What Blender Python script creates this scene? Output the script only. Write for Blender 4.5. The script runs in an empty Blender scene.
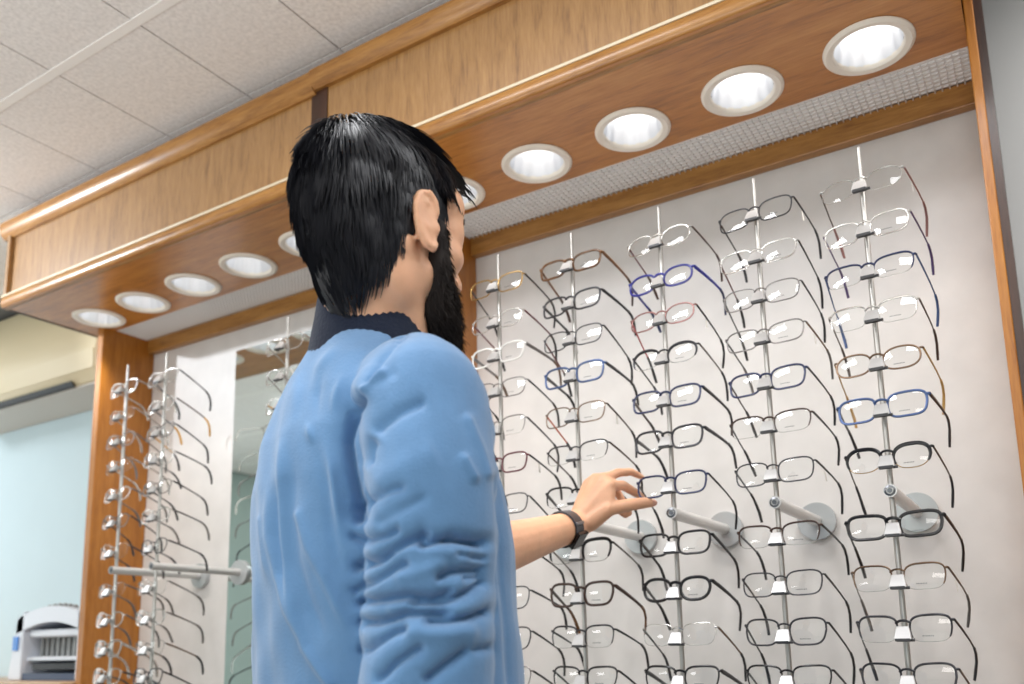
import bpy, bmesh, math, random
import numpy as np
from mathutils import Vector, Matrix, noise as mnoise
random.seed(7); rng = np.random.default_rng(7)
S = bpy.context.scene
COL = S.collection
PI = math.pi
# ------------------------------------------------------------------ camera model
F, PX, PY, YAW, PITCH, ROLL = 872.07, 514.92, 489.88, .554, .1758, -.0209
ZO = 1.42
CAM = np.array([.2041, -1.7289, 1.1978])
FW = np.array([-math.sin(YAW)*math.cos(PITCH), math.cos(YAW)*math.cos(PITCH), math.sin(PITCH)])
_r = np.array([math.cos(YAW), math.sin(YAW), 0.]); _u = np.cross(_r, FW)
RT = _r*math.cos(ROLL)+_u*math.sin(ROLL); UP = -_r*math.sin(ROLL)+_u*math.cos(ROLL)
def ray(x, y): return FW+(x-PX)/F*RT+(PY-y)/F*UP
def atz(x, y, z): return CAM+ray(x, y)*z
def proj(P):
    d = np.asarray(P, float)-CAM; z = d@FW
    return PX+F*(d@RT)/z, PY-F*(d@UP)/z, z

# ------------------------------------------------------------------ materials
def lin(c):
    return tuple(((v/255)/12.92 if v/255 <= .04045 else ((v/255+.055)/1.055)**2.4) for v in c)
MATS = {}
def new_mat(name):
    m = bpy.data.materials.new(name); m.use_nodes = True
    nt = m.node_tree; b = nt.nodes['Principled BSDF']
    return m, nt, b
def plain(name, rgb, rough=.5, metal=0., coat=0., sheen=0., var=0., vscale=30., bump=0., bscale=200., spec=.5, emit=0., emit_rgb=None, sss=0., trans=0.):
    m, nt, b = new_mat(name)
    c = lin(rgb)
    b.inputs['Base Color'].default_value = (*c, 1); b.inputs['Roughness'].default_value = rough
    b.inputs['Metallic'].default_value = metal; b.inputs['Coat Weight'].default_value = coat
    b.inputs['Sheen Weight'].default_value = sheen; b.inputs['Specular IOR Level'].default_value = spec
    if trans: b.inputs['Transmission Weight'].default_value = trans
    if sss:
        b.inputs['Subsurface Weight'].default_value = sss; b.inputs['Subsurface Radius'].default_value = (.012, .005, .003); b.inputs['Subsurface Scale'].default_value = 1
    if emit:
        b.inputs['Emission Color'].default_value = (*lin(emit_rgb or rgb), 1); b.inputs['Emission Strength'].default_value = emit
    tc = nt.nodes.new('ShaderNodeTexCoord')
    if var:
        n = nt.nodes.new('ShaderNodeTexNoise'); n.inputs['Scale'].default_value = vscale; n.inputs['Detail'].default_value = 4
        r = nt.nodes.new('ShaderNodeValToRGB')
        r.color_ramp.elements[0].position = .3; r.color_ramp.elements[1].position = .7
        r.color_ramp.elements[0].color = (*[v*(1-var) for v in c], 1); r.color_ramp.elements[1].color = (*[min(1, v*(1+var)) for v in c], 1)
        nt.links.new(tc.outputs['Object'], n.inputs['Vector']); nt.links.new(n.outputs['Fac'], r.inputs['Fac']); nt.links.new(r.outputs['Color'], b.inputs['Base Color'])
    if bump:
        n = nt.nodes.new('ShaderNodeTexNoise'); n.inputs['Scale'].default_value = bscale; n.inputs['Detail'].default_value = 3
        bp = nt.nodes.new('ShaderNodeBump'); bp.inputs['Strength'].default_value = bump; bp.inputs['Distance'].default_value = .002
        nt.links.new(tc.outputs['Object'], n.inputs['Vector']); nt.links.new(n.outputs['Fac'], bp.inputs['Height']); nt.links.new(bp.outputs['Normal'], b.inputs['Normal'])
    MATS[name] = m
    return m
def wood(name, light, mid, dark, stretch=(1.2, 14, 14), rough=.35, scale=6., coat=.15):
    """oak: long streaks along one axis with broader cathedral bands"""
    m, nt, b = new_mat(name)
    tc = nt.nodes.new('ShaderNodeTexCoord'); mp = nt.nodes.new('ShaderNodeMapping'); mp.inputs['Scale'].default_value = stretch
    nt.links.new(tc.outputs['Object'], mp.inputs['Vector'])
    n1 = nt.nodes.new('ShaderNodeTexNoise'); n1.inputs['Scale'].default_value = scale; n1.inputs['Detail'].default_value = 6; n1.inputs['Roughness'].default_value = .65; n1.inputs['Distortion'].default_value = .4
    n2 = nt.nodes.new('ShaderNodeTexNoise'); n2.inputs['Scale'].default_value = scale*5; n2.inputs['Detail'].default_value = 3
    for n in (n1, n2): nt.links.new(mp.outputs['Vector'], n.inputs['Vector'])
    mx = nt.nodes.new('ShaderNodeMix'); mx.data_type = 'FLOAT'; mx.inputs[0].default_value = .35
    nt.links.new(n1.outputs['Fac'], mx.inputs[2]); nt.links.new(n2.outputs['Fac'], mx.inputs[3])
    r = nt.nodes.new('ShaderNodeValToRGB'); e = r.color_ramp.elements
    e[0].position = .32; e[0].color = (*lin(dark), 1); e[1].position = .68; e[1].color = (*lin(light), 1)
    k = e.new(.48); k.color = (*lin(mid), 1)
    nt.links.new(mx.outputs[0], r.inputs['Fac']); nt.links.new(r.outputs['Color'], b.inputs['Base Color'])
    bp = nt.nodes.new('ShaderNodeBump'); bp.inputs['Strength'].default_value = .12; bp.inputs['Distance'].default_value = .001
    nt.links.new(mx.outputs[0], bp.inputs['Height']); nt.links.new(bp.outputs['Normal'], b.inputs['Normal'])
    b.inputs['Roughness'].default_value = rough; b.inputs['Coat Weight'].default_value = coat; b.inputs['Coat Roughness'].default_value = .22; b.inputs['Coat IOR'].default_value = 1.75
    MATS[name] = m
    return m
def lens_mat():
    m, nt, b = new_mat('demo lens'); nt.nodes.remove(b)
    out = nt.nodes['Material Output']
    t = nt.nodes.new('ShaderNodeBsdfTransparent'); t.inputs['Color'].default_value = (.965, .975, .975, 1)
    g = nt.nodes.new('ShaderNodeBsdfGlossy'); g.inputs['Roughness'].default_value = .05; g.inputs['Color'].default_value = (1, 1, 1, 1)
    lw = nt.nodes.new('ShaderNodeLayerWeight'); lw.inputs['Blend'].default_value = .5
    pw = nt.nodes.new('ShaderNodeMath'); pw.operation = 'POWER'; pw.inputs[1].default_value = 4.5
    fr = nt.nodes.new('ShaderNodeMath'); fr.operation = 'MULTIPLY_ADD'; fr.inputs[1].default_value = .8; fr.inputs[2].default_value = .045
    nt.links.new(lw.outputs['Facing'], pw.inputs[0]); nt.links.new(pw.outputs[0], fr.inputs[0])
    mx = nt.nodes.new('ShaderNodeMixShader')
    nt.links.new(fr.outputs[0], mx.inputs[0]); nt.links.new(t.outputs[0], mx.inputs[1]); nt.links.new(g.outputs[0], mx.inputs[2])
    nt.links.new(mx.outputs[0], out.inputs['Surface'])
    return m
LENS = lens_mat()
oak_soffit = wood('oak soffit board', (206, 142, 68), (186, 118, 46), (142, 86, 30), (1.0, 9, 9), .34, 4.5, .4)
oak_fascia = wood('oak fascia veneer', (172, 130, 78), (154, 112, 62), (122, 84, 42), (10, 10, 1.1), .4, coat=.9)
oak_trim = wood('oak trim', (186, 136, 72), (160, 110, 52), (120, 76, 32), (1.0, 10, 10), .35)
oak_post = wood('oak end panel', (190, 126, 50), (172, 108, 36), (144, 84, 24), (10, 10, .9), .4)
oak_dark = wood('dark brown oak', (74, 42, 26), (56, 32, 20), (40, 22, 14), (10, 10, .9), .4)
counter_wood = wood('pale counter wood', (206, 176, 146), (196, 164, 132), (176, 144, 112), (1, 8, 8), .45)
wall_white = plain('white display laminate', (216, 213, 211), .45, var=.05, vscale=14, bump=.06, bscale=90)
paint_blue = plain('pale blue wall paint', (206, 226, 234), .7, var=.02, vscale=3)
paint_grey = plain('pale grey wall paint', (205, 206, 206), .7, var=.02, vscale=3)
paint_teal = plain('grey green wall paint', (178, 196, 192), .8, var=.03, vscale=2)
tile_m = plain('mineral fibre ceiling tile', (242, 238, 236), .9, var=.1, vscale=110, bump=.25, bscale=160)
tbar_m = plain('ceiling joint strip', (252, 249, 246), .7)
plenum_m = plain('ceiling void', (120, 118, 116), .9)
floor_m = plain('grey vinyl floor', (150, 146, 140), .5, var=.08, vscale=6)
white_edge = plain('moulding edge painted as lit', (226, 212, 184), .4)  # pale colour paints in the light on the moulding's top edge
grille_m = plain('white egg crate plastic', (236, 234, 232), .4)
grille_back = plain('glowing white backing', (225, 220, 216), .6, emit=.16)  # slight glow added to brighten the grille, no lamp above it
ring_m = plain('cream enamelled ring', (250, 242, 230), .35)
refl_m = plain('brushed aluminium reflector', (240, 242, 246), .34, metal=.88)
bulb_m = plain('glowing lamp', (255, 252, 246), .5, emit=4.5)
steel = plain('satin steel', (190, 188, 184), .45, metal=1.)
tube_m = plain('silver painted tube', (214, 213, 211), .35, metal=.35)
plate_m = plain('grey translucent disc', (184, 188, 190), .2, metal=.25)
screw_m = plain('zinc screw', (120, 122, 126), .3, metal=1.)
clip_m = plain('silver nose clip', (198, 198, 198), .32, metal=.42, bump=.05)
clip_dark = plain('dark clip base', (70, 70, 72), .4, metal=.5)
mirror_m = plain('mirror silvering', (226, 234, 232), .02, metal=1.)
ac_m = plain('cream appliance plastic', (226, 212, 178), .45)
ac_g = plain('grey underside plastic', (206, 199, 190), .5)
black_m = plain('black slot', (14, 22, 30), .5)
pl_white = plain('white machine plastic', (224, 230, 240), .35)
pl_grey = plain('grey machine ribs', (150, 152, 152), .5)
pl_blue = plain('blue sticker', (74, 140, 220), .4)
pl_lilac = plain('lilac panel', (196, 192, 222), .4)
skin = plain('skin', (226, 174, 140), .48, var=.06, vscale=40, bump=.15, bscale=350, sss=.12)
hair_m = plain('black hair', (17, 19, 27), .46, spec=.4)
beard_m = plain('dark brown beard hair', (30, 24, 22), .65, spec=.2)
brow_m = plain('dark brow hair', (26, 22, 20), .6)
eye_m = plain('eye white', (235, 230, 225), .2)
iris_m = plain('dark iris', (40, 26, 18), .15)
jacket_m = plain('light blue fleece', (96, 137, 180), .85, sheen=.35, var=.045, vscale=45, bump=.35, bscale=420, spec=.2)
navy_m = plain('navy knit', (22, 31, 50), .8, sheen=.1, bump=.4, bscale=260, spec=.2)
jean_m = plain('dark trousers', (42, 46, 58), .85)
shoe_m = plain('black shoe leather', (24, 24, 26), .45)
strap_m = plain('dark watch strap', (72, 72, 76), .3, metal=.35)
strap_s = plain('grey steel watch link', (150, 150, 154), .28, metal=.9)
watch_m = plain('black watch glass', (16, 16, 18), .15)
tag_m = plain('white price tag', (228, 226, 220), .6)
print_m = plain('grey lens print', (110, 112, 114), .5)
pad_m = plain('clear nose pad', (222, 222, 218), .15, trans=.6)

# ------------------------------------------------------------------ mesh builder
class MB:
    def __init__(s): s.v = []; s.f = []; s.mi = []
    def add(s, vs, fs, m=0):
        o = len(s.v); s.v += [tuple(map(float, p)) for p in vs]
        s.f += [tuple(i+o for i in f) for f in fs]; s.mi += [m]*len(fs)
        return s
    def box(s, x0, x1, y0, y1, z0, z1, m=0):
        vs = [(x, y, z) for x in (x0, x1) for y in (y0, y1) for z in (z0, z1)]
        return s.add(vs, [(0, 1, 3, 2), (4, 6, 7, 5), (0, 4, 5, 1), (2, 3, 7, 6), (0, 2, 6, 4), (1, 5, 7, 3)], m)
    def prism(s, prof, a0, a1, axis='x', m=0):
        """extrude a closed 2-D profile along an axis"""
        n = len(prof); vs = []
        for a in (a0, a1):
            for p, q in prof:
                vs.append({'x': (a, p, q), 'y': (p, a, q), 'z': (p, q, a)}[axis])
        fs = [(i, (i+1) % n, n+(i+1) % n, n+i) for i in range(n)]+[tuple(range(n))[::-1], tuple(range(n, 2*n))]
        return s.add(vs, fs, m)
    def tube(s, pts, rad, seg=8, closed=False, flat=None, up=None, cap=True, m=0):
        """sweep a circle (or ellipse: flat=(a,b) factors along side/up) along a polyline"""
        P = [Vector(p) for p in pts]; n = len(P)
        if not hasattr(rad, '__len__'): rad = [rad]*n
        T = []
        for i in range(n):
            if closed: t = P[(i+1) % n]-P[i-1]
            else: t = P[min(i+1, n-1)]-P[max(i-1, 0)]
            T.append(t.normalized() if t.length > 1e-9 else Vector((0, 0, 1)))
        u0 = Vector(up) if up else (Vector((0, 0, 1)) if abs(T[0].z) < .9 else Vector((1, 0, 0)))
        N = (u0-T[0]*u0.dot(T[0])).normalized(); vs = []
        for i in range(n):
            if i: N = (N-T[i]*N.dot(T[i])).normalized()
            if up: N = (u0-T[i]*u0.dot(T[i])).normalized() if (u0-T[i]*u0.dot(T[i])).length > .05 else N
            B = T[i].cross(N)
            fa, fb = flat if flat else (1, 1)
            for k in range(seg):
                a = 2*PI*k/seg; vs.append(P[i]+B*(math.cos(a)*rad[i]*fa)+N*(math.sin(a)*rad[i]*fb))
        fs = []
        for i in range(n if closed else n-1):
            j = (i+1) % n
            for k in range(seg):
                l = (k+1) % seg; fs.append((i*seg+k, i*seg+l, j*seg+l, j*seg+k))
        if cap and not closed: fs += [tuple(range(seg))[::-1], tuple((n-1)*seg+k for k in range(seg))]
        return s.add(vs, fs, m)
    def capsule(s, a, b, ra, rb, seg=14, m=0):
        a, b = Vector(a), Vector(b); d = (b-a); L = d.length; d = d/L if L > 1e-6 else Vector((0, 0, 1)); pts = []; rs = []
        for k in range(5):
            t = PI/2*(k/4); pts.append(a-d*ra*math.cos(t)); rs.append(max(ra*math.sin(t), 1e-4))
        for k in range(5):
            t = PI/2*(k/4); pts.append(b+d*rb*math.sin(t)); rs.append(max(rb*math.cos(t), 1e-4))
        return s.tube(pts, rs, seg, m=m)
    def chain(s, pts, rs, seg=14):
        for i in range(len(pts)-1): s.capsule(pts[i], pts[i+1], rs[i], rs[i+1], seg)
        return s
    def ell(s, c, r, M=None, su=20, sv=12, m=0):
        vs = []; c = Vector(c)
        for j in range(1, sv):
            t = PI*j/sv
            for i in range(su):
                a = 2*PI*i/su; p = Vector((r[0]*math.sin(t)*math.cos(a), r[1]*math.sin(t)*math.sin(a), r[2]*math.cos(t)))
                vs.append(c+(M @ p if M else p))
        for z in (r[2], -r[2]):
            p = Vector((0, 0, z)); vs.append(c+(M @ p if M else p))
        fs = []; n = (sv-1)*su
        for j in range(sv-2):
            for i in range(su):
                k = (i+1) % su; fs.append((j*su+i, (j+1)*su+i, (j+1)*su+k, j*su+k))
        for i in range(su):
            k = (i+1) % su; fs.append((n, i, k)); fs.append((n+1, (sv-2)*su+k, (sv-2)*su+i))
        return s.add(vs, fs, m)
    def lathe(s, prof, c=(0, 0, 0), seg=40, m=0):
        vs = [(c[0]+r*math.cos(2*PI*k/seg), c[1]+r*math.sin(2*PI*k/seg), c[2]+z) for r, z in prof for k in range(seg)]
        fs = [(i*seg+k, i*seg+(k+1) % seg, (i+1)*seg+(k+1) % seg, (i+1)*seg+k) for i in range(len(prof)-1) for k in range(seg)]
        return s.add(vs, fs, m)
    def loft(s, rings, m=0, cap=True):
        n = len(rings[0]); vs = [p for r in rings for p in r]
        fs = [(i*n+k, i*n+(k+1) % n, (i+1)*n+(k+1) % n, (i+1)*n+k) for i in range(len(rings)-1) for k in range(n)]
        if cap: fs += [tuple(range(n))[::-1], tuple((len(rings)-1)*n+k for k in range(n))]
        return s.add(vs, fs, m)
    def mesh(s, name, mats, smooth=True, fix=True):
        me = bpy.data.meshes.new(name); me.from_pydata(s.v, [], s.f)
        for m in (mats if isinstance(mats, (list, tuple)) else [mats]): me.materials.append(m)
        if any(s.mi): me.polygons.foreach_set('material_index', s.mi)
        if fix:
            bm = bmesh.new(); bm.from_mesh(me); bmesh.ops.recalc_face_normals(bm, faces=bm.faces); bm.to_mesh(me); bm.free()
        if smooth:
            me.polygons.foreach_set('use_smooth', [True]*len(me.polygons))
            try: me.set_sharp_from_angle(angle=math.radians(40))
            except Exception: pass
        me.update(); return me
    def build(s, name, mats, parent=None, smooth=True, bevel=0., fix=True):
        o = bpy.data.objects.new(name, s.mesh(name, mats, smooth, fix)); COL.objects.link(o)
        if parent: o.parent = parent
        if bevel:
            b = o.modifiers.new('bevel', 'BEVEL'); b.width = bevel; b.segments = 2; b.limit_method = 'ANGLE'
        return o
def tag(o, label=None, cat=None, group=None, kind=None):
    if label: o['label'] = label
    if cat: o['category'] = cat
    if group: o['group'] = group
    if kind: o['kind'] = kind
    return o
def empty(name, loc=(0, 0, 0), rot=(0, 0, 0)):
    o = bpy.data.objects.new(name, None); COL.objects.link(o); o.location = loc; o.rotation_euler = rot; o.empty_display_size = .05
    return o
def remesh(mb, voxel, smooth=4, factor=.5):
    me = bpy.data.meshes.new('tmp'); me.from_pydata(mb.v, [], mb.f)
    bm = bmesh.new(); bm.from_mesh(me); bmesh.ops.recalc_face_normals(bm, faces=bm.faces); bm.to_mesh(me); bm.free()
    o = bpy.data.objects.new('tmp', me); COL.objects.link(o)
    r = o.modifiers.new('r', 'REMESH'); r.mode = 'VOXEL'; r.voxel_size = voxel; r.adaptivity = 0
    if smooth:
        k = o.modifiers.new('s', 'SMOOTH'); k.iterations = smooth; k.factor = factor
    dg = bpy.context.evaluated_depsgraph_get(); dg.update()
    out = bpy.data.meshes.new_from_object(o.evaluated_get(dg)); bpy.data.objects.remove(o); bpy.data.meshes.remove(me)
    return out
def get_co(me):
    a = np.empty(len(me.vertices)*3, np.float32); me.vertices.foreach_get('co', a); return a.reshape(-1, 3).astype(float)
def get_no(me):
    a = np.empty(len(me.vertices)*3, np.float32); me.vertices.foreach_get('normal', a); return a.reshape(-1, 3).astype(float)
def set_co(me, a):
    me.vertices.foreach_set('co', a.astype(np.float32).ravel()); me.update()
def mesh_obj(name, me, mat, parent=None):
    me.materials.clear(); me.materials.append(mat); me.polygons.foreach_set('use_smooth', [True]*len(me.polygons)); me.name = name
    o = bpy.data.objects.new(name, me); COL.objects.link(o)
    if parent: o.parent = parent
    return o

# ------------------------------------------------------------------ room shell
ZC = 2.535
def struct(name, mb, m, smooth=False, **k):
    return tag(mb.build(name, m, smooth=smooth, **k), kind='structure')
struct('floor', MB().box(-5.2, 3.2, -5.2, .35, -.1, 0), floor_m)
struct('wall_back_left', MB().box(-5.2, -1.0, .15, .3, 0, 2.75), paint_blue)
struct('wall_back_right', MB().box(-1.0, 3.2, .15, .3, 0, 2.75), paint_grey)
struct('wall_left', MB().box(-5.3, -5.1, -5.2, .3, 0, 2.75), paint_teal)
struct('wall_right', MB().box(3.1, 3.3, -5.2, .3, 0, 2.75), paint_grey)
struct('wall_front', MB().box(-5.3, 3.3, -5.3, -5.1, 0, 2.75), paint_teal)
c = MB(); p = .305; x0 = -1.352-16*p; y0 = -.727-15*p
for i in range(27):
    for j in range(19):
        xa, ya = x0+i*p, y0+j*p
        if xa < -5.15 or xa+p > 3.2 or ya < -5.2 or ya+p > .16: continue
        g = .0022
        c.box(xa+g, xa+p-g, ya+g, ya+p-g, ZC, ZC+.012, 0)
for j in range(19):
    ya = y0+j*p
    if j % 2 == 1 and -5.1 < ya < .1: c.box(-5.15, 3.15, ya-.011, ya+.011, ZC-.002, ZC+.006, 1)
c.box(-5.2, 3.2, -5.2, .3, ZC+.014, ZC+.03, 2)
struct('ceiling', c, [tile_m, tbar_m, plenum_m], fix=False)

# ------------------------------------------------------------------ built-in display unit
unit = tag(empty('display_unit', (-1.05, 0, 0)), 'long oak framed eyewear display wall with lit overhanging canopy', 'display wall')
def upart(name, mb, m, **k):
    o = mb.build(name, m, **k); o.parent = unit; o.matrix_parent_inverse = Matrix.Translation((1.05, 0, 0)); return o
XL, XR = -2.293, .2
SOF = 2.2123; YV = -.4418
upart('back_panel', MB().box(-2.262, .172, 0, .02, .02, SOF), wall_white, smooth=False)
upart('end_panel', MB().box(XL, XL+.028, -.183, .14, .02, SOF+.01), oak_post, smooth=False, bevel=.002)['label'] = 'oak end panel beside the wall mounted air conditioner'
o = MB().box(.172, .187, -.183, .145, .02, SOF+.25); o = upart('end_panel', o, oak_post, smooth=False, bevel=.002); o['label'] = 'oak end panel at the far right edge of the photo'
upart('end_panel_shade_face', MB().box(.1872, .2, -.181, .145, .02, SOF+.25), oak_dark, smooth=False)['label'] = 'shaded outer face of the right end panel, painted dark brown'  # separate dark panel paints in the shade on the post's outer face
upart('divider_post', MB().box(-1.012, -.967, -.137, 0, .02, SOF), oak_post, smooth=False, bevel=.002)
upart('wall_batten', MB().box(-2.265, .172, -.024, 0, 2.168, SOF+.004), oak_trim, smooth=False, bevel=.002)
# soffit board with holes for the downlights
LX = [.024-.2238*k for k in range(11)]; LX[10] += .008; LY = -.236
YB = -.138
sb = MB()
RH = .064
edges = [.172]+[(LX[i]+LX[i+1])/2 for i in range(10)]+[-2.37]
for i, lx in enumerate(LX):
    xa, xb = edges[i+1], edges[i]; N = 48; inner = []; outer = []
    for k in range(N):
        a = 2*PI*k/N; cx, sx = math.cos(a), math.sin(a)
        inner.append((lx+RH*cx, LY+RH*sx, SOF))
        t = min(((xb-lx) if cx > 0 else (lx-xa))/max(abs(cx), 1e-6), ((YB-LY) if sx > 0 else (LY-YV-.0))/max(abs(sx), 1e-6))
        outer.append((lx+t*cx, LY+t*sx, SOF))
    corners = [(xb, YB, SOF), (xa, YB, SOF), (xa, YV, SOF), (xb, YV, SOF)]
    vs = inner+outer+corners
    fs = [(k, (k+1) % N, N+(k+1) % N, N+k) for k in range(N)]
    for ci, cpt in enumerate(corners):
        a = math.atan2(cpt[1]-LY, cpt[0]-lx) % (2*PI); k = int(a/(2*PI/N)) % N
        fs.append((N+k, N+(k+1) % N, 2*N+ci))
    sb.add(vs, fs)
upart('soffit_board', sb, oak_soffit, smooth=False)
# egg crate grille between the board and the wall
g = MB(); pt = .0128; gx0, gx1, gy0, gy1 = -2.262, .172, YB, -.0235
k = 0
while gx0+k*pt < gx1: g.box(gx0+k*pt-.0011, gx0+k*pt+.0011, gy0, gy1, SOF-.001, SOF+.003); k += 1
k = 0
while gy0+k*pt < gy1: g.box(gx0, gx1, gy0+k*pt-.0011, gy0+k*pt+.0011, SOF-.001, SOF+.003); k += 1
upart('egg_crate_grille', g, grille_m, smooth=False, fix=False)
upart('glow_backing', MB().box(gx0, gx1, gy0, gy1, SOF+.008, SOF+.012), grille_back, smooth=False)
# moulding along the canopy's lower front edge, its lit top ledge painted pale
XE = -2.372
prof = [(YV+.012, SOF-.001), (YV+.003, SOF+.001), (YV-.003, SOF+.008), (YV-.004, SOF+.02), (YV-.002, SOF+.031), (YV+.003, SOF+.0355), (YV+.02, SOF+.0355), (YV+.02, SOF)]
upart('lower_moulding', MB().prism(prof, XE, .2), oak_trim)
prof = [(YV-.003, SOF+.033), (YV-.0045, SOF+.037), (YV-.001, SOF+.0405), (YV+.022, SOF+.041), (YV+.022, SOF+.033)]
upart('moulding_ledge', MB().prism(prof, XE-.003, .2), white_edge)['label'] = 'strip on top of the lower moulding, painted pale as if lit'
upart('fascia_panel', MB().box(-2.358, -1.122, -.428, -.41, SOF+.04, 2.485), oak_fascia, smooth=False)['label'] = 'left oak fascia board of the canopy'
upart('fascia_panel', MB().box(-1.074, .2, -.428, -.41, SOF+.04, 2.485), oak_fascia, smooth=False)['label'] = 'right oak fascia board of the canopy'
upart('fascia_batten', MB().box(-1.122, -1.074, -.431, -.41, SOF+.04, 2.47), oak_dark, smooth=False)
def cornice(x0, x1, dz, dy, lab):
    pr = [(-.428, 2.438+dz), (-.434-dy, 2.438+dz), (-.444-dy, 2.447+dz), (-.450-dy, 2.462+dz), (-.452-dy, 2.476+dz), (-.449-dy, 2.488), (-.44-dy, 2.493), (-.41, 2.493), (-.41, 2.438+dz)]
    upart('cornice', MB().prism(pr, x0, x1), oak_trim)['label'] = lab
cornice(-2.402, -1.108, 0, 0, 'left length of the oak cornice')
cornice(-1.108, .2, .008, .004, 'right length of the oak cornice')
upart('canopy_end', MB().box(-2.372, -2.358, -.44, .14, SOF, 2.47), oak_fascia, smooth=False)
upart('canopy_top', MB().box(-2.36, .2, -.41, .14, 2.36, 2.37), oak_dark, smooth=False)

# mirror on the left bay
mir = tag(empty('wall_mirror', (-1.44, 0, 1.4)), 'tall frameless mirror on the left bay behind the man', 'mirror')
o = MB().box(-.415, .415, -.004, .0, -.75, .70).build('mirror_glass', mirror_m, mir, smooth=False)

# downlights
bayname = ['far right end above the rightmost rod', 'second from the right end of the row', 'third from the right end of the row', 'fourth from the right, above the second rod', 'half hidden by the man\'s forehead', 'hidden behind the man\'s head', 'just behind the man\'s nape', 'second left of the man\'s head', 'third left of the man\'s head', 'second from the left end', 'leftmost, above the end panel']
for i, lx in enumerate(LX):
    d = tag(empty('downlight', (lx, LY, SOF-.0006)), 'round recessed downlight with cream ring, '+bayname[i], 'ceiling light', 'downlights in the canopy soffit')
    MB().lathe([(.0575, .004), (.0575, -.001), (.060, -.005), (.070, -.0065), (.0755, -.003), (.076, -.0002)], seg=56).build('trim_ring', ring_m, d)
    rf = MB(); seg = 56
    rings = []
    for (r, z) in ((.0575, .002), (.056, .012), (.050, .05), (.044, .068)):
        rings.append([(r*(1+.018*math.cos(14*2*PI*k/seg))*math.cos(2*PI*k/seg), r*(1+.018*math.cos(14*2*PI*k/seg))*math.sin(2*PI*k/seg), z) for k in range(seg)])
    rf.loft(rings, cap=False); rf.build('reflector', refl_m, d)
    MB().lathe([(.0005, .066), (.03, .0665), (.045, .068)], seg=32).build('lamp', bulb_m, d)
    L = bpy.data.lights.new('downlight_beam', 'SPOT'); L.energy = 10.5; L.spot_size = math.radians(84); L.spot_blend = 1.0; L.shadow_soft_size = .02; L.color = (1, .955, .89)
    lo = bpy.data.objects.new('downlight_beam', L); COL.objects.link(lo); lo.location = (0, 0, -.012); lo.parent = d
    lo.visible_glossy = False

# ------------------------------------------------------------------ rods, clips, standoffs
ROWS = [1.928, 1.850, 1.778, 1.704, 1.625, 1.550, 1.468, 1.363, 1.284, 1.207, 1.135]
RL = .2826
def make_rod(x, label, rows=ROWS):
    r = tag(empty('display_rod', (x, -RL, .95)), label, 'display rod', 'eyewear display rods')
    MB().tube([(0, 0, 0), (0, 0, .985), (0, 0, .99)], [.0043, .0043, .0036], 12).tube([(0, 0, .99), (0, 0, 1.054)], .0032, 10).build('pole', steel, r)
    for z in rows:
        zz = z-.95
        c = MB()
        # nose-shaped holder: narrow top, wide bottom, leaning with the frame; a slim stem joins it to the pole
        def Q(x, y, z_): return (x, -.0225+y+z_*.2, zz+z_)
        rings = [[Q(-h, -d_, z_), Q(h, -d_, z_), Q(h, .002, z_), Q(-h, .002, z_)] for h, d_, z_ in ((.0128, .0085, -.0135), (.0110, .0055, -.004), (.0088, .0015, .0065))]
        c.loft(rings); c.box(-.0042, .0042, -.023, -.0035, zz-.004, zz+.004)
        n = c.build('nose_clip', clip_m, r, smooth=False, bevel=.0014)
        b = MB().box(-.0105, .0105, -.0335, -.025, zz-.0158, zz-.0118)
        b.tube([(-.009, -.0285, zz-.0142), (.0165, -.0285, zz-.0142)], .0024, 8)
        b.build('clip_base', clip_dark, n)
    s = MB(); zz = ZO-.95
    s.tube([(0, -.016, zz), (0, RL-.012, zz)], .0105, 20).build('standoff', tube_m, r)
    st = r.children[-1]
    MB().tube([(0, RL-.012, zz), (0, RL-.0005, zz)], .036, 40).build('base_plate', plate_m, st)
    MB().lathe([(.0055, -.001), (.0085, .0), (.0085, .003)], seg=16).tube([(0, 0, -.001), (0, 0, .002)], .004, 6).build('screw', screw_m, st)
    sc = st.children[-1]; sc.rotation_euler = (PI/2, 0, 0); sc.location = (0, -.0165, zz); sc.rotation_euler = (-PI/2, 0, 0)
    return r
RODX = {1: -.72, 2: -.546, 3: -.360, 4: -.179, 5: -.002, 'C': -1.337, 'B': -1.802, 'A': -1.975}
RODN = {1: 'rod beside the man\'s shoulder', 2: 'second rod from the man\'s shoulder', 3: 'rod at the man\'s fingertips', 4: 'second rod from the right edge', 5: 'rightmost rod', 'C': 'rod in front of the mirror', 'B': 'left rod before the white panel', 'A': 'leftmost rod before the oak panel'}
for k, x in RODX.items():
    make_rod(x, {1: 'slim steel display rod rising just right of the man\'s beard', 2: 'slim steel display rod partly behind the reaching hand', 3: 'slim steel display rod at the fingertips of the man', 4: 'slim steel display rod second from the right', 5: 'slim steel display rod at the far right of the wall', 'C': 'slim steel display rod in front of the mirror behind the man\'s shoulder', 'B': 'blurred steel display rod in front of the white left panel', 'A': 'blurred steel display rod in front of the oak end panel'}[k])

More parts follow.
